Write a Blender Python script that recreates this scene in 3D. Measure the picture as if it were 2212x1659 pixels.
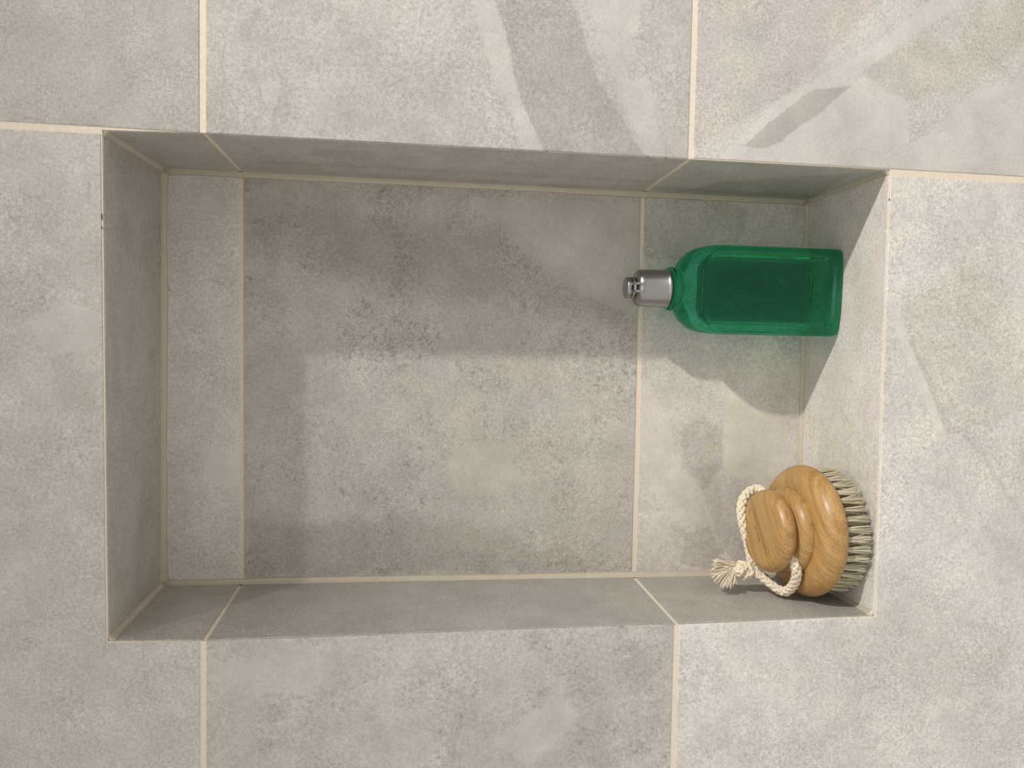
import bpy, bmesh, math, random
from mathutils import Vector, Matrix
random.seed(7)
S = bpy.context.scene
for o in list(bpy.data.objects): bpy.data.objects.remove(o)
COL = S.collection
PI = math.pi

# ------------------------------------------------------------------ camera
cam_d = bpy.data.cameras.new('camera'); cam = bpy.data.objects.new('camera', cam_d); COL.objects.link(cam)
S.camera = cam
cam_d.sensor_width = 36.0; cam_d.lens = 1646.9453 * 36.0 / 2212.0
cam_d.clip_start = 0.01
right = Vector((0.01795225, -0.12832945, -0.99156909))
up = Vector((0.99873422, 0.04890647, 0.01175247))
back = Vector((0.04698595, -0.99052497, 0.129045))
m = Matrix((right, up, back)).transposed().to_4x4()
m.translation = Vector((-0.1238, -0.4819, -0.1262))
cam.matrix_world = m

# ------------------------------------------------------------------ light and exposure
w = bpy.data.worlds.new('world'); S.world = w; w.use_nodes = True
w.node_tree.nodes['Background'].inputs[0].default_value = (1.0, 0.955, 0.88, 1)
w.node_tree.nodes['Background'].inputs[1].default_value = 0.72

def lamp(name, kind, loc, target, power, size=0.1, color=(1, .95, .88), **kw):
    d = bpy.data.lights.new(name, kind); d.energy = power; d.color = color
    if kind == 'AREA': d.shape = 'DISK'; d.size = size
    else: d.shadow_soft_size = size
    for k, v in kw.items(): setattr(d, k, v)
    o = bpy.data.objects.new(name, d); COL.objects.link(o)
    o.location = loc
    o.rotation_euler = (Vector(target) - Vector(loc)).to_track_quat('-Z', 'Y').to_euler()
    return o
lamp('ceiling_spot_light', 'SPOT', (.90, -.72, .76), (-.25, 0, -.70), 100, 0.024, color=(1, .965, .90), spot_size=math.radians(43), spot_blend=1.0)
lamp('added_overhead_fill', 'AREA', (-.25, -1.0, 1.25), (-.25, -.1, -.7), 2.6, 1.1, color=(1, .96, .91))  # broad fill added to lift the shelf and niche back, no known fixture
S.view_settings.view_transform = 'Standard'; S.view_settings.look = 'None'
S.view_settings.exposure = 0.0; S.view_settings.gamma = 1.0; S.view_settings.use_curve_mapping = False

# ------------------------------------------------------------------ node helpers
class NT:
    def __init__(s, tree): s.t = tree
    def n(s, typ, **kw):
        nd = s.t.nodes.new(typ)
        for k, v in kw.items(): setattr(nd, k, v)
        return nd
    def put(s, sock, v):
        if isinstance(v, bpy.types.NodeSocket): s.t.links.new(v, sock)
        elif v is not None:
            try: sock.default_value = v
            except Exception:
                sock.default_value = tuple(v) + (1.0,)
    def math(s, op, a, b=None, c=None, clamp=False):
        nd = s.n('ShaderNodeMath', operation=op); nd.use_clamp = clamp
        s.put(nd.inputs[0], a); s.put(nd.inputs[1], b); s.put(nd.inputs[2], c)
        return nd.outputs[0]
    def vmath(s, op, a, b=None):
        nd = s.n('ShaderNodeVectorMath', operation=op)
        s.put(nd.inputs[0], a); s.put(nd.inputs[1], b)
        return nd.outputs['Value'] if op == 'DOT_PRODUCT' else nd.outputs[0]
    def noise(s, vec, scale, detail=2, rough=.5, dist=0):
        nd = s.n('ShaderNodeTexNoise'); s.put(nd.inputs['Vector'], vec)
        nd.inputs['Scale'].default_value = scale; nd.inputs['Detail'].default_value = detail
        nd.inputs['Roughness'].default_value = rough; nd.inputs['Distortion'].default_value = dist
        return nd
    def mr(s, v, a, b, c=0.0, d=1.0, smooth=False):
        nd = s.n('ShaderNodeMapRange'); nd.clamp = True
        if smooth: nd.interpolation_type = 'SMOOTHSTEP'
        s.put(nd.inputs[0], v)
        for i, x in enumerate((a, b, c, d)): s.put(nd.inputs[i + 1], x)
        return nd.outputs[0]
    def mix(s, f, a, b, mode='MIX'):
        nd = s.n('ShaderNodeMix', data_type='RGBA', blend_type=mode)
        s.put(nd.inputs[0], f)
        for sock, v in ((nd.inputs[6], a), (nd.inputs[7], b)):
            if isinstance(v, bpy.types.NodeSocket): s.t.links.new(v, sock)
            else: sock.default_value = tuple(v)[:3] + (1.0,)
        return nd.outputs[2]
    def rgb(s, v):   # grey value to colour
        nd = s.n('ShaderNodeCombineColor')
        for i in range(3): s.put(nd.inputs[i], v)
        return nd.outputs[0]

def new_mat(name):
    mt = bpy.data.materials.new(name); mt.use_nodes = True
    t = NT(mt.node_tree); b = mt.node_tree.nodes['Principled BSDF']
    return mt, t, b

def coords(t, loc=(0, 0, 0), scale=(1, 1, 1), rot=(0, 0, 0)):
    tc = t.n('ShaderNodeTexCoord'); mp = t.n('ShaderNodeMapping')
    t.put(mp.inputs[0], tc.outputs['Object'])
    mp.inputs['Location'].default_value = loc; mp.inputs['Scale'].default_value = scale; mp.inputs['Rotation'].default_value = rot
    return tc.outputs['Object'], mp.outputs[0]

# stone pattern shared by all tiles (a node group fed with an offset per tile)
def stone_group():
    g = bpy.data.node_groups.new('stone_pattern', 'ShaderNodeTree')
    g.interface.new_socket('Vector', in_out='INPUT', socket_type='NodeSocketVector')
    g.interface.new_socket('Speckle', in_out='INPUT', socket_type='NodeSocketFloat')
    g.interface.new_socket('Color', in_out='OUTPUT', socket_type='NodeSocketColor')
    g.interface.new_socket('Height', in_out='OUTPUT', socket_type='NodeSocketFloat')
    g.interface.new_socket('Smooth', in_out='OUTPUT', socket_type='NodeSocketColor')
    t = NT(g); gi = t.n('NodeGroupInput'); go = t.n('NodeGroupOutput')
    v = gi.outputs[0]; spk = gi.outputs[1]
    big = t.noise(v, 7, 4, .55, .6).outputs[0]
    medn = t.noise(v, 38, 6, .62, .3); med = medn.outputs[0]
    fa = t.noise(v, 480, 5, .72).outputs[0]; fb = t.noise(v, 1350, 2, .6).outputs[0]
    fine = t.math('ADD', t.math('MULTIPLY', fa, .6), t.math('MULTIPLY', fb, .4))
    hue = t.noise(v, 16, 3, .6).outputs['Color']
    pit = t.noise(v, 210, 4, .75).outputs[0]
    region = t.noise(v, 22, 5, .65, .5).outputs[0]
    c = t.mix(t.mr(big, .35, .65), (.445, .423, .392), (.505, .483, .452))
    sep = t.n('ShaderNodeSeparateColor'); t.put(sep.inputs[0], hue)
    c = t.mix(t.mr(sep.outputs[0], .5, .68, 0, .28), c, (.462, .462, .430))
    c = t.mix(t.mr(sep.outputs[1], .5, .68, 0, .35), c, (.480, .455, .450))
    c = t.mix(1.0, c, t.rgb(t.mr(med, .3, .7, .88, 1.10)), 'MULTIPLY')
    smooth = t.mix(1.0, c, t.rgb(t.mr(fine, .3, .7, .84, 1.15)), 'MULTIPLY')
    rough_a = t.mr(region, .38, .62, .7, 1.25)
    fc = t.math('ADD', 1.0, t.math('MULTIPLY', t.math('SUBTRACT', fine, .5), t.math('MULTIPLY', rough_a, 1.95)))
    c = t.mix(1.0, c, t.rgb(fc), 'MULTIPLY')
    pm = t.math('MULTIPLY', t.mr(pit, .53, .68), t.math('MULTIPLY', t.mr(region, .46, .64), spk))
    c = t.mix(pm, c, t.mix(1.0, c, (.70, .69, .67), 'MULTIPLY'))
    h = t.math('ADD', t.math('MULTIPLY', fine, .6), t.math('MULTIPLY', med, 1.2))
    h = t.math('SUBTRACT', h, t.math('MULTIPLY', pm, .5))
    t.put(go.inputs[0], c); t.put(go.inputs[1], h); t.put(go.inputs[2], smooth)
    return g
STONE = stone_group()

def tile_material(name, seed, axes=(0, 2), polys=(), speckle=1.0, tint=1.0, rough=.42):
    """polys: (list of 2-D points, brightness factor or colour factor, edge softness m, wobble m)"""
    mt, t, b = new_mat(name)
    r = random.Random(seed)
    obj, v = coords(t, loc=(r.uniform(-5, 5), r.uniform(-5, 5), r.uniform(-5, 5)))
    gn = t.n('ShaderNodeGroup'); gn.node_tree = STONE
    t.put(gn.inputs[0], v); gn.inputs[1].default_value = speckle
    c = gn.outputs[0]
    sm = gn.outputs[2]
    if tint != 1.0:
        t3 = (tint, tint, tint) if not isinstance(tint, tuple) else tint
        c = t.mix(1.0, c, t3, 'MULTIPLY'); sm = t.mix(1.0, sm, t3, 'MULTIPLY')
    if polys:
        wn = t.noise(v, 75, 9, .74).outputs['Color']
        wv = t.vmath('SUBTRACT', wn, (.5, .5, .5))
        for pts, fac, soft, wob in polys:
            sc = t.n('ShaderNodeVectorMath', operation='SCALE'); t.put(sc.inputs[0], wv); sc.inputs['Scale'].default_value = wob
            p = t.vmath('ADD', obj, sc.outputs[0])
            area = sum(pts[i][0] * pts[(i + 1) % len(pts)][1] - pts[(i + 1) % len(pts)][0] * pts[i][1] for i in range(len(pts)))
            P = pts if area > 0 else pts[::-1]
            cur = None
            for i in range(len(P)):
                a, q = P[i], P[(i + 1) % len(P)]
                dx, dy = q[0] - a[0], q[1] - a[1]; L = math.hypot(dx, dy)
                nx, ny = -dy / L, dx / L
                vec = [0, 0, 0]; vec[axes[0]] = nx; vec[axes[1]] = ny
                d = t.math('SUBTRACT', t.vmath('DOT_PRODUCT', p, tuple(vec)), nx * a[0] + ny * a[1])
                cur = d if cur is None else t.math('MINIMUM', cur, d)
            mask = t.mr(cur, -soft, soft, 0, 1, True)
            f3 = fac if isinstance(fac, tuple) else (fac, fac, fac)
            c = t.mix(mask, c, t.mix(1.0, sm if f3[1] > 1.0 else c, f3, 'MULTIPLY'))
    t.put(b.inputs['Base Color'], c)
    b.inputs['Roughness'].default_value = rough
    b.inputs['Specular IOR Level'].default_value = .45
    bp = t.n('ShaderNodeBump'); bp.inputs['Strength'].default_value = .45; bp.inputs['Distance'].default_value = .0006
    t.put(bp.inputs['Height'], gn.outputs[1]); t.put(b.inputs['Normal'], bp.outputs[0])
    return mt

def simple_mat(name, color, rough=.5, metal=0.0, noise_scale=200, amp=.06, bump=0.0, coat=0.0):
    mt, t, b = new_mat(name)
    _, v = coords(t)
    n = t.noise(v, noise_scale, 4, .6).outputs[0]
    c = t.mix(1.0, color, t.rgb(t.mr(n, .3, .7, 1 - amp, 1 + amp)), 'MULTIPLY')
    t.put(b.inputs['Base Color'], c); b.inputs['Roughness'].default_value = rough; b.inputs['Metallic'].default_value = metal
    b.inputs['Coat Weight'].default_value = coat
    if bump:
        bp = t.n('ShaderNodeBump'); bp.inputs['Strength'].default_value = bump; bp.inputs['Distance'].default_value = .0004
        t.put(bp.inputs['Height'], n); t.put(b.inputs['Normal'], bp.outputs[0])
    return mt

GROUT = simple_mat('cream_grout', (.71, .635, .525), .75, noise_scale=500, amp=.07, bump=.4)
CAULK = simple_mat('beige_sealant', (.50, .45, .36), .32, noise_scale=150, amp=.05, bump=.3)

# ------------------------------------------------------------------ object helpers
def link(name, me, mat, parent=None, smooth=False):
    o = bpy.data.objects.new(name, me); COL.objects.link(o)
    if mat: me.materials.append(mat)
    if parent is not None: o.parent = parent
    if smooth:
        me.polygons.foreach_set('use_smooth', [True] * len(me.polygons)); me.update()
    return o
def mesh_from(name, verts, faces):
    me = bpy.data.meshes.new(name); me.from_pydata([tuple(v) for v in verts], [], faces); me.update(); return me
def fix_normals(me):
    bm = bmesh.new(); bm.from_mesh(me); bmesh.ops.recalc_face_normals(bm, faces=bm.faces); bm.to_mesh(me); bm.free()
def tag(o, label=None, cat=None, group=None, kind=None):
    if label: o['label'] = label
    if cat: o['category'] = cat
    if group: o['group'] = group
    if kind: o['kind'] = kind
    return o
def empty(name, loc):
    o = bpy.data.objects.new(name, None); COL.objects.link(o); o.location = loc; o.empty_display_size = .02
    return o

# ------------------------------------------------------------------ the wall: grout body with a niche
D = .1057
ZB = -.4433
# niche corner points (front, back)
F_TR, F_TL, F_BR, F_BL = (-.0004, 0, .0562), (-.3057, 0, .0551), (.0003, 0, -.4423), (-.3040, 0, -.4441)
B_TR, B_TL, B_BR, B_BL = (.0014, D, .0555), (-.3041, D, .0569), (-.0005, D, -.4422), (-.3057, D, -.4438)
X0, X1, ZL, ZH, YB = -1.25, .95, -1.25, .95, .16

e = .0005          # how far the grout lies behind the tile faces
def shift(p, dx=0, dy=0, dz=0): return (p[0] + dx, p[1] + dy, p[2] + dz)
gf = [shift(F_TR, e, e, e), shift(F_TL, -e, e, e), (-.3078, e, -.0005), (-.3066, e, -.303), shift(F_BL, -e, e, -e), shift(F_BR, e, e, -e), (.0009, e, -.303), (.0015, e, -.0005)]
gb = [shift(B_TR, e, e, e), shift(B_TL, -e, e, e), (-.3052, D + e, 0), (-.3059, D + e, -.304), shift(B_BL, -e, e, -e), shift(B_BR, e, e, -e), (.0005, D + e, -.304), (.0017, D + e, 0)]
fo = [(X1, e, ZH), (X0, e, ZH), (X0, e, 0), (X0, e, -.3), (X0, e, ZL), (X1, e, ZL), (X1, e, -.3), (X1, e, 0)]
bo = [(x_, YB, z_) for x_, _, z_ in fo]
V = gf + gb + fo + bo; Fc = []
for i in range(8):
    j = (i + 1) % 8
    Fc += [(i, j, 8 + j, 8 + i), (i, j, 16 + j, 16 + i), (16 + i, 16 + j, 24 + j, 24 + i)]
Fc += [tuple(range(8, 16)), tuple(range(24, 32))]
me = mesh_from('wall_back', V, Fc); fix_normals(me)
wall = tag(link('wall_back', me, GROUT), 'grey stone-look tiled shower wall with cream grout and a recessed rectangular niche', None, None, 'structure')

def tile(pts, nrm, mat, th=.008, bev=.00035, label=None):
    """pts: outline of the face (3-D), nrm: direction the face looks to"""
    n = Vector(nrm); bm = bmesh.new()
    f = [bm.verts.new(p) for p in pts]; bk = [bm.verts.new(Vector(p) - n * th) for p in pts]
    face = bm.faces.new(f); bm.faces.new(bk[::-1])
    k = len(pts)
    for i in range(k): bm.faces.new((f[i], bk[i], bk[(i + 1) % k], f[(i + 1) % k]))
    bmesh.ops.recalc_face_normals(bm, faces=bm.faces)
    edges = [ed for ed in face.edges]
    bmesh.ops.bevel(bm, geom=edges, offset=bev, segments=2, profile=.5, affect='EDGES')
    me = bpy.data.meshes.new('tile'); bm.to_mesh(me); bm.free()
    o = link('tile', me, mat, wall)
    if label: o['label'] = label
    return o
def ft(pts2, mat, **kw): return tile([(x, 0, z) for x, z in pts2], (0, -1, 0), mat, **kw)
Z1a, Z1b, Z2a, Z2b = .0020, -.0019, -.3012, -.3049
W_ = .0035
dk, lt = .86, 1.07

# row above the first joint (image left)
ft([(.0030, .30), (.0019, .056), (.0013, Z1a), (.6, Z1a), (.6, .30)], tile_material('tile_stone_a', 11, speckle=.5, tint=(.88, .88, .895)))
ft([(-.0026, .30), (-.0024, .0575), (-.3070, .0565), (-.3079, Z1a), (-.6, Z1a), (-.6, .30)],
   tile_material('tile_stone_b', 12, speckle=.8, tint=(1.04, 1.04, 1.04), polys=[
       ([(-.1121, 0.0985), (-.102, 0.0754), (-.1084, 0.0587), (-.1304, 0.0589), (-.1336, 0.086)], 1.06, .001, .012),
       ([(-.0729, 0.098), (-.0764, 0.0829), (-.0976, 0.0651), (-.0928, 0.0856), (-.085, 0.0982)], .90, .002, .014),
       ([(-.1336, 0.0885), (-.1277, 0.0589), (-.1691, 0.0592), (-.1665, 0.0786)], (.93, .92, .90), .002, .014)]))
# row of the niche
ft([(.0013, Z1b), (.0012, Z2a), (.3, Z2a), (.3, Z1b)], tile_material('tile_stone_c', 23, speckle=.35, tint=(.93, .93, .935), polys=[
    ([(0.0919, -0.1736), (0.0955, -0.2225), (0.0733, -0.231), (0.0727, -0.1809)], (.84, .83, .84), .0012, .006),
    ([(0.125, -0.1686), (0.125, -0.2225), (0.0955, -0.2225), (0.0919, -0.1736)], (.84, .83, .84), .0012, .006),
    ([(0.0727, -0.1809), (0.0733, -0.231), (0.0466, -0.2415), (0.0348, -0.1892)], (.82, .81, .82), .0012, .006),
    ([(0.0348, -0.1892), (0.0466, -0.2415), (-0.0003, -0.2731), (-0.0015, -0.2076)], (.85, .84, .85), .0012, .006),
    ([(0.0909, -0.1583), (0.0919, -0.1736), (0.0727, -0.1809), (0.0718, -0.1658)], 1.12, .002, .006),
    ([(0.0718, -0.1658), (0.0727, -0.1809), (0.0348, -0.1892), (0.0357, -0.1766)], 1.13, .002, .006),
    ([(0.0357, -0.1796), (0.0348, -0.1892), (-0.0015, -0.2076), (-0.0019, -0.1963)], 1.12, .002, .006),
    ([(0.0963, -0.2329), (0.125, -0.2329), (0.125, -0.2739), (0.099, -0.2689), (0.053, -0.2732), (0.0429, -0.2522)], 1.08, .003, .012),
    ([(0.0429, -0.2522), (0.053, -0.2732), (0.0008, -0.2839), (0.0003, -0.274)], 1.12, .003, .008),
    ([(0.0337, -0.0326), (0.033, -0.0434), (0.0206, -0.0429), (0.023, -0.0367)], 1.08, .001, .008),
    ([(0.0316, -0.0429), (0.0417, -0.051), (0.017, -0.0522), (0.0095, -0.0408)], .88, .002, .02),
    ([(0.0536, -0.0246), (0.065, -0.0326), (0.076, -0.0352), (0.081, -0.0285), (0.0642, -0.0219)], .92, .002, .02)]))
ft([(-.3079, Z1b), (-.3067, -.17), (-.3060, Z2a + .0005), (-.9, Z2a), (-.9, Z1b)], tile_material('tile_stone_d', 14, speckle=1.5, tint=(.99, .985, .98), polys=[
    ([(-.3464, -.131), (-.3305, -.1905), (-.339, -.2523), (-.402, -.2633), (-.3956, -.1464)], .93, .006, .035),
    ([(-.3187, -.2055), (-.3202, -.2961), (-.3469, -.2937), (-.3571, -.2371)], .91, .005, .03),
    ([(-.3236, -.0031), (-.3135, -.0502), (-.3234, -.0786), (-.344, -.073), (-.3385, -.0113)], 1.06, .006, .03),
    ([(-.3792, -.1792), (-.3502, -.2215), (-.3635, -.2404), (-.3989, -.207)], 1.08, .004, .02),
    ([(-.3262, -.2660), (-.3256, -.2712), (-.3266, -.2712), (-.3272, -.2660)], (1.25, 1.22, 1.16), .0003, .0015)]))
# row below the second joint (image right)
ft([(.0016, Z2b), (.0013, -.4424), (.0004, -.604), (.6, -.604), (.6, Z2b)], tile_material('tile_stone_e', 15, speckle=.4, tint=(1.13, 1.13, 1.14), polys=[
    ([(.0, -.336), (.0335, -.366), (.062, -.418), (.046, -.455), (-.01, -.455)], (1.05, 1.05, 1.05), .001, .008),
    ([(-.01, -.4548), (.046, -.4548), (.053, -.487), (.065, -.512), (.095, -.545), (.12, -.62), (-.01, -.62)], (1.05, 1.05, 1.05), .001, .008),
    ([(0.13, -0.3041), (0.13, -0.4996), (0.0990, -0.4506), (0.0423, -0.3645), (0.0013, -0.3245), (0.002, -0.3)], (.92, .90, .90), .002, .006),
    ([(0.0656, -0.4156), (0.0736, -0.4317), (0.0922, -0.4609), (0.0817, -0.4851), (0.0541, -0.4865), (0.0475, -0.4529), (0.0512, -0.4377)], (.93, .92, .90), .002, .010),
    ([(0.0817, -0.4851), (0.1103, -0.5007), (0.119, -0.5355), (0.0913, -0.537), (0.0663, -0.5099), (0.0541, -0.4865)], (.96, .96, .94), .002, .010),
    ([(0.0013, -0.3205), (0.0035, -0.3371), (0.0335, -0.368), (0.0423, -0.3625)], 1.09, .0012, .004),
    ([(0.0423, -0.3625), (0.0335, -0.368), (0.0654, -0.4222), (0.074, -0.4152)], 1.09, .0012, .004),
    ([(0.074, -0.4152), (0.0654, -0.4222), (0.0903, -0.456), (0.099, -0.4506)], 1.09, .0012, .004),
    ([(0.099, -0.4506), (0.0903, -0.456), (0.13, -0.5102), (0.13, -0.4866)], 1.07, .0012, .004),
    ([(0.0107, -0.3394), (0.0253, -0.3539), (0.0365, -0.3679), (0.025, -0.3764), (0.0154, -0.3654), (0.0096, -0.3512)], (.77, .76, .75), .0006, .005),
    ([(0.0365, -0.3679), (0.0505, -0.3868), (0.0533, -0.4121), (0.0403, -0.3969), (0.025, -0.3764)], (.77, .76, .75), .0008, .008)]))
ft([(-.0034, -.4434), (-.305, -.4455), (-.3064, Z2b), (-.6, Z2b), (-.6, -.604), (-.0042, -.604)], tile_material('tile_stone_f', 16, speckle=.1, tint=(1.29, 1.29, 1.30), polys=[
    ([(-.0839, -.4521), (-.0572, -.5058), (-.1007, -.5475), (-.2275, -.5544), (-.1736, -.5064), (-.1769, -.4926), (-.1151, -.4621)], (.95, .95, .93), .002, .006),
    ([(-.0842, -.4417), (-.084, -.4488), (-.1151, -.4621), (-.1184, -.4564)], (1.05, 1.05, 1.06), .001, .004),
    ([(-.1184, -.4564), (-.1151, -.4621), (-.1769, -.4926), (-.1792, -.4875)], (1.06, 1.06, 1.06), .001, .004),
    ([(-.1151, -.4621), (-.1132, -.4651), (-.1740, -.4966), (-.1769, -.4926)], (.88, .87, .86), .0008, .004),
    ([(-.1811, -.4876), (-.1753, -.4873), (-.1704, -.5038), (-.1752, -.5055)], (.88, .87, .86), .0008, .006),
    ([(-.1752, -.503), (-.1736, -.5064), (-.2341, -.5548), (-.2407, -.5552)], (.92, .91, .91), .001, .004),
    ([(-.0589, -.4544), (-.0148, -.4693), (-.0121, -.5314), (-.0572, -.5058)], (.95, .95, .96), .004, .03),
    ([(-.0424, -.4500), (-.0424, -.4530), (-.0480, -.4535), (-.0482, -.4505)], (1.10, 1.04, .90), .0004, .003)]))
# tiles further out
j = .002
plain = [tile_material('tile_stone_plain_%s' % n, 40 + i, speckle=.7) for i, n in enumerate(('light', 'mid', 'deep', 'pale'))]
k = 0
def rect(xa, xb, za, zb):
    global k
    ft([(xa + j, za + j), (xb - j, za + j), (xb - j, zb - j), (xa + j, zb - j)], plain[k % 4]); k += 1
for xa, xb in ((.6, .95), (-1.2, -.6)):
    rect(xa, xb, 0, .302); rect(xa, xb, -.606, -.303)
rect(.3, .9, -.303, 0); rect(-1.2, -.9, -.303, 0)
for za, zb, off in ((.302, .605, .3), (.605, .908, 0), (-.909, -.606, .3), (-1.212, -.909, 0)):
    xs = [-1.2 + off] + [-1.2 + off + .6 * i for i in range(1, 4)]
    for xa in xs:
        if xa < .6: rect(xa, min(xa + .6, .95), za, zb)

# niche lining: right reveal, left reveal, top, shelf, back
def lerp(a, b, t): return tuple(a[i] + (b[i] - a[i]) * t for i in range(3))
def at_z(a, b, z): return lerp(a, b, (z - a[2]) / (b[2] - a[2]))
y0 = .0011
def front(p): return (p[0], y0, p[2])
g = .0016
rev_r = [(F_TR, B_TR, .0007, .0004), ]
def reveal(Ft, Fb, Bt, Bb, nrm, mats, bow):
    # three tiles split at the two joints; bow moves the front edge where the wall is not straight
    zf = [Ft[2], -.0005, -.303, Fb[2]]; zb_ = [Bt[2], .0000, -.304, Bb[2]]
    for i in range(3):
        a0 = zf[i] - (g if i else 0); a1 = zf[i + 1] + (g if i < 2 else 0)
        b0 = zb_[i] - (g * .9 if i else 0); b1 = zb_[i + 1] + (g * .9 if i < 2 else 0)
        fa, fb = at_z(Ft, Fb, a0), at_z(Ft, Fb, a1)
        fa = (fa[0] + bow[i], y0, fa[2]); fb = (fb[0] + bow[i + 1], y0, fb[2])
        ba, bb = at_z(Bt, Bb, b0), at_z(Bt, Bb, b1)
        tile([fa, fb, bb, ba], nrm, mats[i])
yz = (1, 2)
reveal(F_TR, F_BR, B_TR, B_BR, (-1, 0, 0), [
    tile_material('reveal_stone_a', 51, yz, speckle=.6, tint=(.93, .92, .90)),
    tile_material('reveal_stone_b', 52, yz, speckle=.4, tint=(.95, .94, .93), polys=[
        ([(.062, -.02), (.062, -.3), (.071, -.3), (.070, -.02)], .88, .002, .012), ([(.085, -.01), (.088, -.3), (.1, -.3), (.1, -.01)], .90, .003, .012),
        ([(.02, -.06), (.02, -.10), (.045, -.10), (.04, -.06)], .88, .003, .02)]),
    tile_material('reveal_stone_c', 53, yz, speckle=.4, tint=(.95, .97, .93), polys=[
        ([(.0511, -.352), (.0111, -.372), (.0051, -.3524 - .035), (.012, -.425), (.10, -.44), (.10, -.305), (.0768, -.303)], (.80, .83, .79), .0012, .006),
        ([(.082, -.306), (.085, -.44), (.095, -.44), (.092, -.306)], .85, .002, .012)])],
    (0, .0012, .0004, 0))
reveal(F_TL, F_BL, B_TL, B_BL, (1, 0, 0), [  # left reveal: tints darkened, shade put into the stone colour
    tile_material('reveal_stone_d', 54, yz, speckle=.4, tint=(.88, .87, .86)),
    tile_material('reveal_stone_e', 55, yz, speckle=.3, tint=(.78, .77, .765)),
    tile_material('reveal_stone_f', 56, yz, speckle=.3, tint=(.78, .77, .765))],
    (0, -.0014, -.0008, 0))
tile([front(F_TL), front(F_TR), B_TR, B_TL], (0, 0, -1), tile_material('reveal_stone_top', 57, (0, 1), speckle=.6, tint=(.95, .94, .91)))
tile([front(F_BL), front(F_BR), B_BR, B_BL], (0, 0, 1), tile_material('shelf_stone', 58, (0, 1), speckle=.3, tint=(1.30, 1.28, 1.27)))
# back panel: three tiles, faces at y = D
def bt(pts2, mat): return tile([(x, D, z) for x, z in pts2], (0, -1, 0), mat)
bt([(B_TR[0], B_TR[2]), (B_TL[0], B_TL[2]), (-.3045, .0012), (.001, .0022)], tile_material('panel_stone_a', 61, speckle=1.0, tint=(1.36, 1.35, 1.34), polys=[  # tint raised: ambient light put into this tile's colour
    ([(-.1993, .0304), (-.2062, .0006), (-.2341, .0006), (-.227, .0272)], 1.06, .003, .015),
    ([(-.0262, .0399), (-.0257, .027), (-.0619, .0024), (-.0825, .0074)], .93, .003, .015)]))
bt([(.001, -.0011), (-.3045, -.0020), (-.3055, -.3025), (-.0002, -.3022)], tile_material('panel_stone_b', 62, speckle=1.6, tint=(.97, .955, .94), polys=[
    ([(-.2134, -.1512), (-.1972, -.1688), (-.1989, -.2014), (-.2281, -.2093), (-.2407, -.1876), (-.2387, -.1623)], (1.05, 1.08, 1.04), .003, .02),
    ([(-.0092, -.1624), (-.0086, -.3007), (-.0993, -.3023), (-.0685, -.2354)], 1.06, .0015, .01),
    ([(-.0211, -.0041), (-.0222, -.059), (-.0341, -.1985), (-.103, -.2994), (-.1323, -.3002), (-.0857, -.1283), (-.0753, -.0042)], .78, .014, .03),  # soft dark zone: right edge's shadow painted in along with stone mottling
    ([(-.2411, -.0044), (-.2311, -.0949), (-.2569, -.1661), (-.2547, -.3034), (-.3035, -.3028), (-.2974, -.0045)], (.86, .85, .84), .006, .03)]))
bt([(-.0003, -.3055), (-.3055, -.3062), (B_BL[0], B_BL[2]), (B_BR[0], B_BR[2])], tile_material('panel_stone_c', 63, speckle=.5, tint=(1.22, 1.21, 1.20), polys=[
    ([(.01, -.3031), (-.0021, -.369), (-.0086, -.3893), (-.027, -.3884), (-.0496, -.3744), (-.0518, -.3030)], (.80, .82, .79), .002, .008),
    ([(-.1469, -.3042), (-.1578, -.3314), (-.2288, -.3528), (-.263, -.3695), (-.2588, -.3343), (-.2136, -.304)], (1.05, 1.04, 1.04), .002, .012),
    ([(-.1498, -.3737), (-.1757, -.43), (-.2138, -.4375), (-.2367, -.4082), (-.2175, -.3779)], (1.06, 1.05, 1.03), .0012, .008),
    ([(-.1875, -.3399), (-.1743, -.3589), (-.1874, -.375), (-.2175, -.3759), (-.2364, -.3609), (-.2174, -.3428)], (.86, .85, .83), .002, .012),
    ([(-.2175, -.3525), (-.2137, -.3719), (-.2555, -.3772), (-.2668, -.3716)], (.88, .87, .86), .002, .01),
    ([(-.2703, -.3463), (-.2648, -.3657), (-.286, -.3781), (-.303, -.3708), (-.2949, -.3431)], (.85, .84, .82), .002, .014)]))

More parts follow.
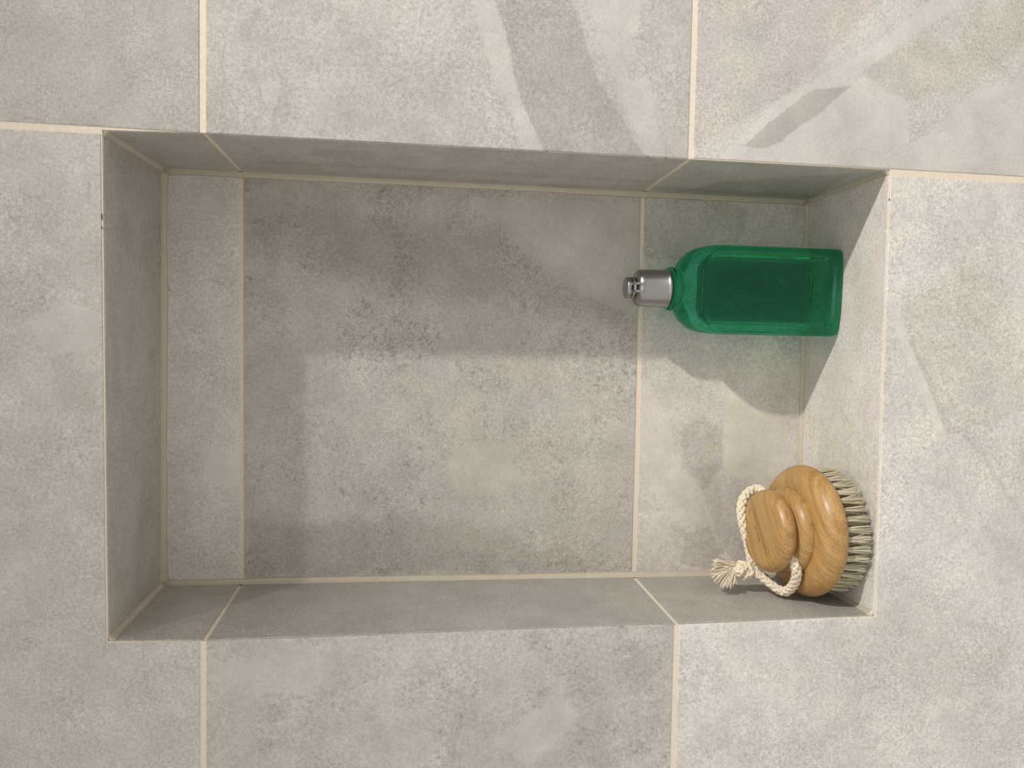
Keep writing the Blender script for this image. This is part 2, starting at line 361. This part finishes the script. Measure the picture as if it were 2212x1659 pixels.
# sealant beads in the inner corners
def bead(p, q, da, db, r=.0036, n=60):
    """concave fillet running p->q; da, db: unit directions along the two faces away from the corner"""
    p, q, da, db = Vector(p), Vector(q), Vector(da), Vector(db)
    rows = []; rr = random.Random(int(abs(p.x * 1e4) + abs(q.z * 1e4) + 7))
    ph = [rr.uniform(0, 6) for _ in range(4)]
    for i in range(n + 1):
        t = i / n; c = p.lerp(q, t)
        s = r * (1 + .07 * math.sin(11 * t + ph[0]) + .05 * math.sin(27 * t + ph[1]) + .03 * math.sin(61 * t + ph[2]))
        endf = min(t, 1 - t) * (q - p).length
        s *= 1 + .35 * math.exp(-(endf / .008) ** 2)
        row = []
        for k_ in range(7):
            a = PI / 2 * k_ / 6
            # circle centred at (s, s): nearly flat hollow profile
            u = s * (1 - math.sin(a)) ; v = s * (1 - math.cos(a))
            fl = .35                                     # flatten towards the chord
            cu = s * (1 - k_ / 6); cv = s * k_ / 6
            row.append(c + da * (u * (1 - fl) + cu * fl) + db * (v * (1 - fl) + cv * fl))
        row.append(c - da * .0008 - db * .0008)
        rows.append(row)
    vs = [v for row in rows for v in row]; m_ = 8; fs = []
    for i in range(n):
        for k_ in range(m_):
            k2 = (k_ + 1) % m_
            fs.append((i * m_ + k_, i * m_ + k2, (i + 1) * m_ + k2, (i + 1) * m_ + k_))
    fs += [tuple(range(m_)), tuple(n * m_ + i for i in range(m_))[::-1]]
    me = mesh_from('sealant_bead', vs, fs); fix_normals(me)
    return link('sealant_bead', me, CAULK, wall, True)
# small dark chips along the cut tile edges
CHIP = simple_mat('dark_chip', (.09, .08, .07), .9)
rc = random.Random(5)
for cx_, cz_, lx, lz_ in ((-.0192, -.4428, .0016, .0006), (-.0505, .0571, .0040, .0007), (-.0570, .0571, .0018, .0005), (.0008, -.2085, .0004, .0016), (.0008, -.2745, .0004, .0018), (.0008, -.2865, .0004, .0016)):
    bm = bmesh.new(); bmesh.ops.create_icosphere(bm, subdivisions=1, radius=1)
    for v_ in bm.verts:
        q_ = 1 + rc.uniform(-.3, .3); v_.co = Vector((cx_ + v_.co.x * lx / 2 * q_, .0001 + v_.co.y * .0004, cz_ + v_.co.z * lz_ / 2 * q_))
    me = bpy.data.meshes.new('edge_chip'); bm.to_mesh(me); bm.free(); link('edge_chip', me, CHIP, wall)
X_, Y_, Z_ = Vector((1, 0, 0)), Vector((0, 1, 0)), Vector((0, 0, 1))
bead(B_TR, B_BR, -X_, -Y_); bead(B_TL, B_BL, X_, -Y_)
bead(B_TL, B_TR, -Z_, -Y_); bead(B_BL, B_BR, Z_, -Y_, .0030)
bead(front(F_TR), B_TR, -Z_, -X_, .0028, 24); bead(front(F_TL), B_TL, -Z_, X_, .0028, 24)
bead(front(F_BR), B_BR, Z_, -X_, .0024, 24); bead(front(F_BL), B_BL, Z_, X_, .0024, 24)

# ------------------------------------------------------------------ green bottle
def glass_mat(name, color, dens, ior, rough=.0, vol_col=None):
    mt = bpy.data.materials.new(name); mt.use_nodes = True; nt = mt.node_tree
    nt.nodes.clear(); t = NT(nt)
    out = t.n('ShaderNodeOutputMaterial'); gl = t.n('ShaderNodeBsdfGlass')
    gl.inputs['Color'].default_value = color + (1,); gl.inputs['IOR'].default_value = ior; gl.inputs['Roughness'].default_value = rough
    nt.links.new(gl.outputs[0], out.inputs['Surface'])
    va = t.n('ShaderNodeVolumeAbsorption'); va.inputs['Color'].default_value = vol_col + (1,); va.inputs['Density'].default_value = dens
    nt.links.new(va.outputs[0], out.inputs['Volume'])
    return mt
BOTTLE = glass_mat('green_clear_plastic', (.50, .93, .82), 34, 1.42, .0, (.15, .86, .60))
LIQUID = glass_mat('green_liquid', (.97, 1, 1), 88, .885, .0, (.02, .72, .69))
CAPM = simple_mat('satin_silver', (.37, .37, .365), .30, 1.0, 900, .05)
CAPM2 = simple_mat('satin_silver_dark', (.10, .10, .11), .4, .5, 900, .05)

bottle = empty('bottle', (-.0776, .0685, ZB)); bottle.rotation_euler = (0, 0, math.radians(-2.7))
tag(bottle, 'translucent green bottle with silver cap standing on the niche shelf', 'bottle')

# profile: z above base, half width, half depth, superellipse exponent
prof = [(.0000, .0290, .0140, 5), (.0004, .0304, .0155, 5), (.0013, .0316, .0168, 5.5), (.0028, .0325, .0177, 6), (.0050, .0328, .0180, 6),
        (.05, .0329, .0180, 6), (.0900, .0328, .0180, 6), (.0965, .0326, .0180, 5.5), (.1030, .0320, .01795, 5), (.1085, .0307, .0178, 4.2),
        (.1130, .0286, .0175, 3.4), (.1165, .0262, .0171, 2.9), (.1195, .0236, .0165, 2.4), (.1216, .0208, .0158, 2.15), (.1232, .0176, .0150, 2),
        (.1240, .0160, .0146, 2), (.1247, .0151, .0145, 2), (.1255, .0150, .0148, 2), (.1263, .0158, .0157, 2), (.1275, .0163, .0163, 2), (.1288, .0163, .0163, 2), (.1297, .0158, .0158, 2), (.1301, .0140, .0140, 2)]
def interp(z):
    for a, b in zip(prof, prof[1:]):
        if z <= b[0]:
            u = (z - a[0]) / (b[0] - a[0]); return [a[i] + (b[i] - a[i]) * u for i in range(1, 4)]
    return list(prof[-1][1:])
def sstep(x, a, b):
    u = max(0, min(1, (x - a) / (b - a))); return u * u * (3 - 2 * u)
def rr_sdf(x, z, hw, z0, z1, r):
    cx, cz = 0, (z0 + z1) / 2; hx, hz = hw, (z1 - z0) / 2
    dx, dz = abs(x - cx) - hx + r, abs(z - cz) - hz + r
    return math.hypot(max(dx, 0), max(dz, 0)) + min(max(dx, dz), 0) - r
zs = []
z = 0
while z < .1301:
    zs.append(z); z += .0004 if z < .006 else (.0006 if z < .118 else .00035)
zs.append(.1301)
NS = 256
vs = []; fs = []
for zz in zs:
    a, b, n = interp(zz)
    for i in range(NS):
        # spread samples evenly along x on the wide faces
        th = 2 * PI * i / NS
        c, s_ = math.cos(th), math.sin(th)
        ex = 2 / n
        # reparametrise so that the flats get even sampling
        rad = (abs(c) ** n + abs(s_) ** n) ** (-1 / n)
        x, y = a * rad * c, b * rad * s_
        if abs(s_) > abs(c) * .4 or abs(y) > b * .6:
            fr = sstep(abs(y), b * .80, b * .97)
            sd1 = rr_sdf(x, zz, .0300, .0025, .1095, .0170)
            sd2 = rr_sdf(x, zz, .0245, .0075, .1055, .0085)
            dpt = .0011 * sstep(sd1, -.0007, .0007) * (1 - sstep(zz, .110, .118)) + .0024 * (1 - sstep(sd2, -.0006, .0006))
            y -= math.copysign(dpt * fr, y)
        vs.append((x, y, zz))
R_ = len(zs)
for k_ in range(R_ - 1):
    for i in range(NS):
        i2 = (i + 1) % NS
        fs.append((k_ * NS + i, k_ * NS + i2, (k_ + 1) * NS + i2, (k_ + 1) * NS + i))
fs.append(tuple(range(NS))[::-1]); fs.append(tuple((R_ - 1) * NS + i for i in range(NS)))
me = mesh_from('bottle_body', vs, fs); fix_normals(me)
body = link('bottle_body', me, BOTTLE, bottle, True)

def tube(path, r, sides=6, caps=True):
    """path: list of Vectors, r: number or list -> verts, faces"""
    n = len(path); vs, fs = [], []
    T = [(path[min(i + 1, n - 1)] - path[max(i - 1, 0)]).normalized() for i in range(n)]
    ref = T[0].orthogonal().normalized()
    for i in range(n):
        ref = (ref - T[i] * ref.dot(T[i])).normalized(); bn = T[i].cross(ref)
        rr = r[i] if isinstance(r, (list, tuple)) else r
        for k_ in range(sides):
            a = 2 * PI * k_ / sides
            vs.append(path[i] + ref * (math.cos(a) * rr) + bn * (math.sin(a) * rr))
    for i in range(n - 1):
        for k_ in range(sides):
            k2 = (k_ + 1) % sides
            fs.append((i * sides + k_, i * sides + k2, (i + 1) * sides + k2, (i + 1) * sides + k_))
    if caps:
        fs.append(tuple(range(sides))[::-1]); fs.append(tuple((n - 1) * sides + k_ for k_ in range(sides)))
    return vs, fs
class Acc:
    def __init__(s): s.v, s.f = [], []
    def add(s, vf):
        o = len(s.v); s.v += [tuple(p) for p in vf[0]]; s.f += [tuple(i + o for i in f) for f in vf[1]]
    def build(s, name, mat, parent, smooth=True):
        return link(name, mesh_from(name, s.v, s.f), mat, parent, smooth)

# the liquid inside: a rounded slab from above the thick clear foot up into the shoulder
vs = []; fs = []; NL = 96
lz = [.0215, .0217, .0222, .0232, .0248] + [.03 + .0045 * i for i in range(17)] + [.1045, .1065, .1085, .1100, .1112, .1119, .1122]
for zz in lz:
    d0 = max(0, .0248 - zz) / .0033; d1 = max(0, zz - .0985) / .0137
    a = .0246 - .0030 * (1 - math.sqrt(max(0, 1 - d0 ** 2))) - .0125 * (1 - math.sqrt(max(0, 1 - min(1, d1) ** 2)))
    b = .0134 - .0022 * (1 - math.sqrt(max(0, 1 - d0 ** 2))) - .0050 * (1 - math.sqrt(max(0, 1 - min(1, d1) ** 2)))
    for i in range(NL):
        th = 2 * PI * i / NL; c, s_ = math.cos(th), math.sin(th); n = 9
        rad = (abs(c / a) ** n + abs(s_ / b) ** n) ** (-1 / n)
        vs.append((rad * c, rad * s_, zz))
for k_ in range(len(lz) - 1):
    for i in range(NL):
        i2 = (i + 1) % NL; fs.append((k_ * NL + i, k_ * NL + i2, (k_ + 1) * NL + i2, (k_ + 1) * NL + i))
fs.append(tuple(range(NL))[::-1]); fs.append(tuple((len(lz) - 1) * NL + i for i in range(NL)))
me = mesh_from('liquid', vs, fs); fix_normals(me)
liq = link('liquid', me, LIQUID, bottle, True); liq['label'] = 'dark green liquid inside the bottle'
me.set_sharp_from_angle(angle=math.radians(50))

# leaf relief on the front panel (x across, z up), panel surface at y = -.0167
A = Acc(); yf = -.01562
def rl(pts, r):
    A.add(tube([Vector((x, yf, z)) for x, z in pts], [r * (.35 if i in (0, len(pts) - 1) else 1) for i in range(len(pts))], 6))
lc, lz0, lz1, hw = .0012, .0400, .0915, .0098
def leaf_w(t): return hw * (math.sin(PI * min(1, t * 1.02)) ** .75) * (1.05 - .25 * t)
for sg in (-1, 1):
    pts = []
    for i in range(61):
        t = i / 60
        pts.append((lc + sg * (leaf_w(t) + .00025 * (i % 3 == 0)) + .0008 * math.sin(3 * t), lz0 + (lz1 - lz0) * t))
    rl(pts, .00026)
    pts = [(lc + sg * .78 * leaf_w(i / 40) + .0008 * math.sin(3 * i / 40), lz0 + .004 + (lz1 - lz0 - .008) * i / 40) for i in range(41)]
    rl(pts, .00016)
    for q in range(6):
        t = .18 + q * .12; z_ = lz0 + (lz1 - lz0) * t
        rl([(lc, z_), (lc + sg * .45 * leaf_w(t + .05), z_ + .003), (lc + sg * .75 * leaf_w(t + .1), z_ + .0055)], .0002)
rl([(lc, lz0 - .006), (lc, lz0 + .02), (lc + .0006, lz1 - .006)], .0003)
A.build('leaf_emblem', BOTTLE, bottle)

def text_mesh(body_, size, extrude):
    cu = bpy.data.curves.new('txt', 'FONT'); cu.body = body_; cu.size = size; cu.extrude = extrude
    cu.align_x = 'CENTER'; cu.align_y = 'CENTER'; cu.resolution_u = 3
    o = bpy.data.objects.new('txt', cu); COL.objects.link(o)
    dg = bpy.context.evaluated_depsgraph_get()
    me = bpy.data.meshes.new_from_object(o.evaluated_get(dg))
    bpy.data.objects.remove(o); bpy.data.curves.remove(cu)
    return me
me = text_mesh('VERBENA', .0078, .0004)
xs = [v.co.x for v in me.vertices]; wtx = max(xs) - min(xs)
me.transform(Matrix.Rotation(PI / 2, 4, 'X')); me.transform(Matrix.Diagonal((.037 / wtx, 1, 1, 1)))
me.transform(Matrix.Translation((0, -.0157, .0212)))
lt_o = link('embossed_lettering', me, BOTTLE, bottle); lt_o['label'] = 'raised letters reading VERBENA'

def lathe(prf, n=64, name='lathe', mat=None, parent=None, smooth=True):
    vs, fs = [], []
    for r, z_ in prf:
        for i in range(n):
            a = 2 * PI * i / n; vs.append((r * math.cos(a), r * math.sin(a), z_))
    for k_ in range(len(prf) - 1):
        for i in range(n):
            i2 = (i + 1) % n; fs.append((k_ * n + i, k_ * n + i2, (k_ + 1) * n + i2, (k_ + 1) * n + i))
    fs.append(tuple(range(n))[::-1]); fs.append(tuple((len(prf) - 1) * n + i for i in range(n)))
    return link(name, mesh_from(name, vs, fs), mat, parent, smooth)
def arc(cx, cz, r, a0, a1, n):
    return [(cx + r * math.cos(a0 + (a1 - a0) * i / n), cz + r * math.sin(a0 + (a1 - a0) * i / n)) for i in range(n + 1)]
c0 = .1316
cap = lathe([(.0130, c0 - .001), (.0143, c0 - .0008), (.0146, c0 - .0002), (.0146, c0 + .0008), (.0141, c0 + .0014), (.01375, c0 + .0018)] +
            arc(.0137 - .0048, c0 + .0240 - .0048, .0048, 0, PI / 2, 12) + [(.0072, c0 + .0240)], 72, 'cap', CAPM, bottle)
H_ = .0055
lid = lathe([(.0070, c0 + H_ + .0183), (.0076, c0 + H_ + .0186), (.0078, c0 + H_ + .0192), (.0078, c0 + H_ + .0206), (.0074, c0 + H_ + .0208), (.0074, c0 + H_ + .0211), (.0079, c0 + H_ + .0213)] +
            arc(.0079 - .0016, c0 + H_ + .0256 - .0016, .0016, 0, PI / 2, 6) + [(.003, c0 + H_ + .0258)], 48, 'cap_lid', CAPM, bottle)
def box_vf(x0, x1, y0_, y1, z0, z1):
    v = [(x, y, z_) for x in (x0, x1) for y in (y0_, y1) for z_ in (z0, z1)]
    return v, [(0, 1, 3, 2), (4, 6, 7, 5), (0, 4, 5, 1), (2, 3, 7, 6), (0, 2, 6, 4), (1, 5, 7, 3)]
A = Acc()
for x0 in (-.0036, .0020): A.add(box_vf(x0, x0 + .0016, -.0138, -.0070, c0 + H_ + .0138, c0 + H_ + .0212))
A.add(box_vf(-.0036, .0036, -.0138, -.0080, c0 + H_ + .0132, c0 + H_ + .0148))
A.add(tube([Vector((-.0036, -.0098, c0 + H_ + .0202)), Vector((.0036, -.0098, c0 + H_ + .0202))], .0011, 12))
h1 = A.build('hinge', CAPM, bottle, False)
A = Acc(); A.add(box_vf(-.0021, .0021, -.0112, -.0075, c0 + H_ + .0146, c0 + H_ + .0185))
h2 = A.build('hinge_recess', CAPM2, h1, False)
bm = bmesh.new(); bm.from_mesh(h1.data); bmesh.ops.bevel(bm, geom=bm.edges[:], offset=.0002, segments=2, affect='EDGES'); bm.to_mesh(h1.data); bm.free()

# ------------------------------------------------------------------ body brush
def bamboo(name, rot=0.0):
    mt, t, b = new_mat(name)
    tc = t.n('ShaderNodeTexCoord')
    def mp(scale):
        n = t.n('ShaderNodeMapping'); t.put(n.inputs[0], tc.outputs['Object']); n.inputs['Scale'].default_value = scale
        return n.outputs[0]
    lam_n = t.noise(mp((2.5, 330, 30)), 1, 3, .6).outputs[0]                 # laminated strips
    fib = t.noise(mp((14, 1900, 700)), 1, 3, .7).outputs[0]                # long fibres
    soft = t.noise(mp((40, 90, 90)), 1, 4, .6).outputs[0]
    dots = t.noise(mp((1700, 1100, 1500)), 1, 2, .6).outputs[0]            # cut fibre ends
    geo = t.n('ShaderNodeNewGeometry')
    vt = t.n('ShaderNodeVectorTransform', vector_type='NORMAL', convert_from='WORLD', convert_to='OBJECT'); t.put(vt.inputs[0], geo.outputs['Normal'])
    sx = t.n('ShaderNodeSeparateXYZ'); t.put(sx.inputs[0], vt.outputs[0])
    endg = t.mr(t.math('ABSOLUTE', sx.outputs[0]), .12, .5)
    c = t.mix(t.mr(lam_n, .35, .65), (.36, .205, .068), (.49, .300, .112))
    c = t.mix(1.0, c, t.rgb(t.mr(soft, .3, .7, .88, 1.1)), 'MULTIPLY')
    c = t.mix(t.mr(fib, .48, .64, 0, .75), c, t.mix(1.0, c, (.62, .52, .38), 'MULTIPLY'))
    c = t.mix(t.math('MULTIPLY', endg, t.mr(dots, .55, .66, 0, .65)), c, t.mix(1.0, c, (.60, .50, .38), 'MULTIPLY'))
    t.put(b.inputs['Base Color'], c); b.inputs['Roughness'].default_value = .42
    b.inputs['Coat Weight'].default_value = .12; b.inputs['Coat Roughness'].default_value = .25
    bp = t.n('ShaderNodeBump'); bp.inputs['Strength'].default_value = .12; bp.inputs['Distance'].default_value = .0004
    t.put(bp.inputs['Height'], fib); t.put(b.inputs['Normal'], bp.outputs[0])
    return mt
BAMBOO = bamboo('bamboo')
CORD = simple_mat('cotton_cord', (.74, .66, .52), .9, noise_scale=1800, amp=.10, bump=.5)
BRISTLE = simple_mat('pale_sisal', (.60, .55, .41), .6, noise_scale=500, amp=.12)
INK = simple_mat('burnt_marking', (.22, .12, .045), .8)

nrm = Vector((.0094, -.078, 1)).normalized()
yaw = math.radians(37)
ex_ = Vector((math.cos(yaw), math.sin(yaw), 0)); ex_ = (ex_ - nrm * ex_.dot(nrm)).normalized(); ey_ = nrm.cross(ex_)
BR = Matrix((ex_, ey_, nrm)).transposed().to_4x4(); BR.translation = Vector((-.2543, .0445, -.4153))
brush = bpy.data.objects.new('body_brush', None); COL.objects.link(brush); brush.empty_display_size = .02
brush.matrix_world = BR
tag(brush, 'round bamboo body brush with pale bristles and rope loop in the niche corner', 'brush')
# local frame: z = 0 at the widest line of the disc
Rd, rd, Rk, rk, hk, Rr, hr = .0478, .0072, .0299, .0069, .0292, .0317, .0134
ht = .0125
head = lathe([(.0001, -.0058), (Rd - .0075, -.0058)] + [(Rd - .0070 + .0070 * math.cos(a), .0058 * math.sin(a)) for a in [-PI * .42, -PI * .32, -PI * .22, -PI * .1, 0]] +
             [(Rd - .0140 + .0140 * math.cos(a), ht * math.sin(a)) for a in [PI * .04, PI * .09, PI * .15, PI * .21, PI * .27, PI * .33, PI * .39, PI * .44, PI * .48]] +
             [(Rd - .0155, ht * 1.005), (.02, ht * 1.01), (.0001, ht * 1.01)], 96, 'brush_head', BAMBOO, brush)
neck = lathe([(.012, ht * .97), (Rr - .0004, ht * .97), (Rr, ht + .0006), (Rr - .0006, ht + .0030), (Rr - .0020, ht + .0055), (Rr - .0045, ht + .0078), (Rr - .0080, ht + .0094), (Rr - .0100, ht + .0104), (Rr - .0105, ht + .0125), (.012, ht + .0125)],
             96, 'handle_neck', BAMBOO, brush)
kb = [(.001, hk - rk * .85), (Rk - .009, hk - rk * .85)] + [(Rk - .0070 + .0070 * math.cos(a), hk + rk * math.sin(a)) for a in [-PI * .38, -PI * .28, -PI * .18, -PI * .08, 0, PI * .08, PI * .16, PI * .25, PI * .34, PI * .42, PI * .47]] + \
     [(Rk - .0085, hk + rk * 1.01), (.0001, hk + rk * 1.015)]
knob = lathe(kb, 96, 'handle_knob', BAMBOO, brush)
for o in (head, neck, knob):
    me = o.data
    bm = bmesh.new(); bm.from_mesh(me); bmesh.ops.remove_doubles(bm, verts=bm.verts, dist=1e-6); bmesh.ops.recalc_face_normals(bm, faces=bm.faces); bm.to_mesh(me); bm.free()
    me.polygons.foreach_set('use_smooth', [True] * len(me.polygons))
    try: me.set_sharp_from_angle(angle=math.radians(40))
    except Exception: pass

# burnt lettering on the knob, reading from behind the brush
topz = hk + rk * 1.016 + .00005
def knob_text(s, size, x, y, wid):
    me = text_mesh(s, size, .00006)
    xs = [v.co.x for v in me.vertices]; wt = max(xs) - min(xs)
    me.transform(Matrix.Diagonal((wid / wt, 1, 1, 1))); me.transform(Matrix.Rotation(PI, 4, 'Z'))
    me.transform(Matrix.Translation((x, y, topz)))
    return link('engraved_lettering', me, INK, knob)
knob_text('THE DAILY CONCEPTS', .0030, 0, .0005, .034)
knob_text('BODY BRUSH', .0022, 0, .0045, .013)
for sg in (-1, 1):
    A = Acc()
    bx, by = sg * .0185, (.0075 if sg > 0 else -.0035)
    dy = -.0055 if sg > 0 else .0055
    A.add(box_vf(bx - .00012, bx + .00012, min(by, by + dy), max(by, by + dy), topz - .0001, topz + .00006))
    A.add(box_vf(min(bx, bx - sg * .004), max(bx, bx - sg * .004), by - .00012, by + .00012, topz - .0001, topz + .00006))
    A.build('engraved_bracket', INK, knob, False)

# bristle tufts
def tuft_mesh(seed, n=36):
    r = random.Random(seed); vs, fs = [], []
    L = .0178
    for _ in range(n):
        a, rad = r.uniform(0, 2 * PI), math.sqrt(r.random()) * .00155
        x, y = rad * math.cos(a), rad * math.sin(a)
        sp = 2.1 + r.gauss(0, .25); l = L * r.uniform(.95, 1.02)
        bx, by = r.gauss(0, .00045), r.gauss(0, .00045)
        if r.random() < .08: bx *= 4; by *= 4
        path = []
        for i in range(4):
            t = i / 3
            path.append(Vector((x * (1 + (sp - 1) * t) + bx * t * t, y * (1 + (sp - 1) * t) + by * t * t, -l * t)))
        tv, tf = tube(path, [.00032, .00030, .00026, .00018], 4, False)
        o = len(vs); vs += tv; fs += [tuple(i + o for i in f) for f in tf]
    me = mesh_from('bristle_tuft', vs, fs); me.materials.append(BRISTLE)
    me.polygons.foreach_set('use_smooth', [True] * len(me.polygons))
    return me
tufts = [tuft_mesh(i) for i in range(6)]
ti = 0
for rad, cnt, flare in ((.0416, 38, 3), (.0362, 32, 3), (.0305, 27, 2), (.0245, 21, 2), (.0185, 16, 3), (.012, 10, 1), (.0055, 5, 0)):
    for i in range(cnt):
        a = 2 * PI * (i + .5 * (cnt % 4 == 0)) / cnt
        o = bpy.data.objects.new('bristle_tuft', tufts[ti % 6]); ti += 1
        COL.objects.link(o); o.parent = brush
        tilt = math.radians(flare + random.uniform(-1.5, 1.5))
        M_ = Matrix.Translation((rad * math.cos(a), rad * math.sin(a), -.0054)) @ Matrix.Rotation(a, 4, 'Z') @ Matrix.Rotation(-tilt, 4, 'Y') @ Matrix.Rotation(random.uniform(0, 6.28), 4, 'Z')
        o.matrix_basis = M_

# ------------------------------------------------------------------ rope loop of the brush
BRI = BR.inverted()
def loc(pts): return [BRI @ Vector(p) for p in pts]
def catmull(P, step=.0004):
    out = []
    P = [P[0] * 2 - P[1]] + P + [P[-1] * 2 - P[-2]]
    for i in range(1, len(P) - 2):
        a, b, c, d = P[i - 1:i + 3]; n = max(2, int((c - b).length / step))
        for k_ in range(n):
            t = k_ / n
            out.append(.5 * ((2 * b) + (c - a) * t + (2 * a - 5 * b + 4 * c - d) * t * t + (3 * b - a - 3 * c + d) * t ** 3))
    out.append(P[-2]); return out
def braid(acc, path, R=.0022, rs=.0014, amp=.00045, pitch=.021, n=4, sides=6):
    N = len(path); T = [(path[min(i + 1, N - 1)] - path[max(i - 1, 0)]).normalized() for i in range(N)]
    ref = T[0].orthogonal().normalized(); fr = []; s = 0; S_ = []
    for i in range(N):
        ref = (ref - T[i] * ref.dot(T[i])).normalized(); fr.append((ref.copy(), T[i].cross(ref)))
        if i: s += (path[i] - path[i - 1]).length
        S_.append(s)
    for dr in (1, -1):
        for j_ in range(n):
            pts = []
            for i in range(N):
                ph = 2 * PI * S_[i] / pitch; a = dr * ph + 2 * PI * j_ / n
                rr = R + dr * amp * math.cos(4 * ph)
                pts.append(path[i] + fr[i][0] * (math.cos(a) * rr) + fr[i][1] * (math.sin(a) * rr))
            acc.add(tube(pts, rs, sides))
    acc.add(tube(path, R * .9, 8))
ca = [(-.247, .047, -.3935), (-.238, .058, -.3935), (-.2325, .067, -.3940), (-.2303, .0745, -.3945), (-.2298, .0765, -.3915), (-.2312, .075, -.3861), (-.2356, .071, -.3795), (-.2422, .068, -.3762), (-.2505, .066, -.3762), (-.2598, .065, -.3784), (-.2683, .064, -.3807), (-.276, .063, -.3822), (-.2826, .061, -.3825), (-.2875, .059, -.3805)]
cb = [(-.2861, .057, -.3785), (-.2888, .055, -.383), (-.2915, .052, -.3874), (-.2955, .0465, -.3925), (-.2983, .0425, -.3965), (-.2983, .0393, -.3994), (-.2947, .0347, -.4007), (-.2872, .0275, -.4003), (-.2797, .0228, -.3986), (-.2746, .0215, -.3966), (-.2706, .0225, -.3950), (-.264, .030, -.3925)]
A = Acc()
# keep the rope from running off the guides
braid(A, catmull(loc(ca))); braid(A, catmull(loc(cb)))
cord = A.build('rope_loop', CORD, brush)
# knot: two slanted wraps of the same rope
A = Acc(); ka, kb_ = Vector((-.2839, .057, -.3679)), Vector((-.2915, .057, -.3830))
ax = (kb_ - ka).normalized(); o1 = ax.cross(Vector((0, 1, 0))).normalized(); o2 = ax.cross(o1)
pth = []
for i in range(70):
    t = i / 69; a = 2 * PI * 2.1 * t + 1.0
    c = ka.lerp(kb_, .12 + .76 * t)
    rr = .0035
    pth.append(c + (o1 * math.cos(a) + o2 * math.sin(a)) * rr + ax * .0024 * math.sin(a + .6))
braid(A, catmull([BRI @ p for p in pth], .0005), R=.0023, rs=.00125)
A.add(tube([BRI @ ka.lerp(kb_, t) for t in (0.02, .2, .5, .8, .98)], [.0026, .0032, .0034, .0032, .0024], 12))
A.build('knot', CORD, cord)
# frayed tassel
A = Acc(); r = random.Random(3)
root = Vector((-.2845, .0585, -.3692))
ends = [(-.2800, .060, -.3545), (-.2826, .062, -.3530), (-.2914, .060, -.3508), (-.2965, .056, -.3525), (-.2995, .053, -.3590), (-.2965, .0525, -.3660)]
for i in range(230):
    u = r.random() ** .9 * (len(ends) - 1); k_ = min(int(u), len(ends) - 2); f = u - k_
    en = Vector(ends[k_]).lerp(Vector(ends[k_ + 1]), f) + Vector((r.gauss(0, .0008), r.gauss(0, .0018), r.gauss(0, .0008)))
    en = root + (en - root) * r.uniform(.92, 1.02)
    st = root + Vector((r.gauss(0, .0012), r.gauss(0, .0012), r.gauss(0, .0006)))
    midp = (st + en) / 2 + Vector((r.gauss(0, .0006) + .0012 * (.5 - u / 5), r.gauss(0, .0010), .0016 + r.gauss(0, .0006)))
    pts = [st * (1 - t) ** 2 + midp * 2 * t * (1 - t) + en * t * t for t in [q / 6 for q in range(7)]]
    if en.x < -.3030: continue
    A.add(tube([BRI @ p for p in pts], [.00033] * 6 + [.00024], 4))
for q in range(3):
    st = root + Vector((.001, 0, .001)); en = Vector((-.2765 + .0012 * q, .0605, -.3560 - .002 * q))
    A.add(tube([BRI @ p for p in (st, (st + en) / 2 + Vector((.0006, 0, -.0004)), en)], .00022, 4))
A.build('tassel', CORD, cord)['kind'] = 'stuff'

# ------------------------------------------------------------------ stray hair on the back tile
HAIR = simple_mat('dark_hair', (.05, .035, .025), .5)
hp = catmull([Vector(p) for p in [(-.0088, D - .0004, -.3267), (-.0054, D - .0004, -.3312), (-.004, D - .0005, -.338), (-.004, D - .0004, -.3475), (-.0061, D - .0005, -.3571), (-.0109, D - .0004, -.365)]], .001)
A = Acc(); A.add(tube(hp, .00005, 5)); hr_o = A.build('hair', HAIR, None)
tag(hr_o, 'thin dark curved hair stuck to the back tile beside the bottle', 'hair')
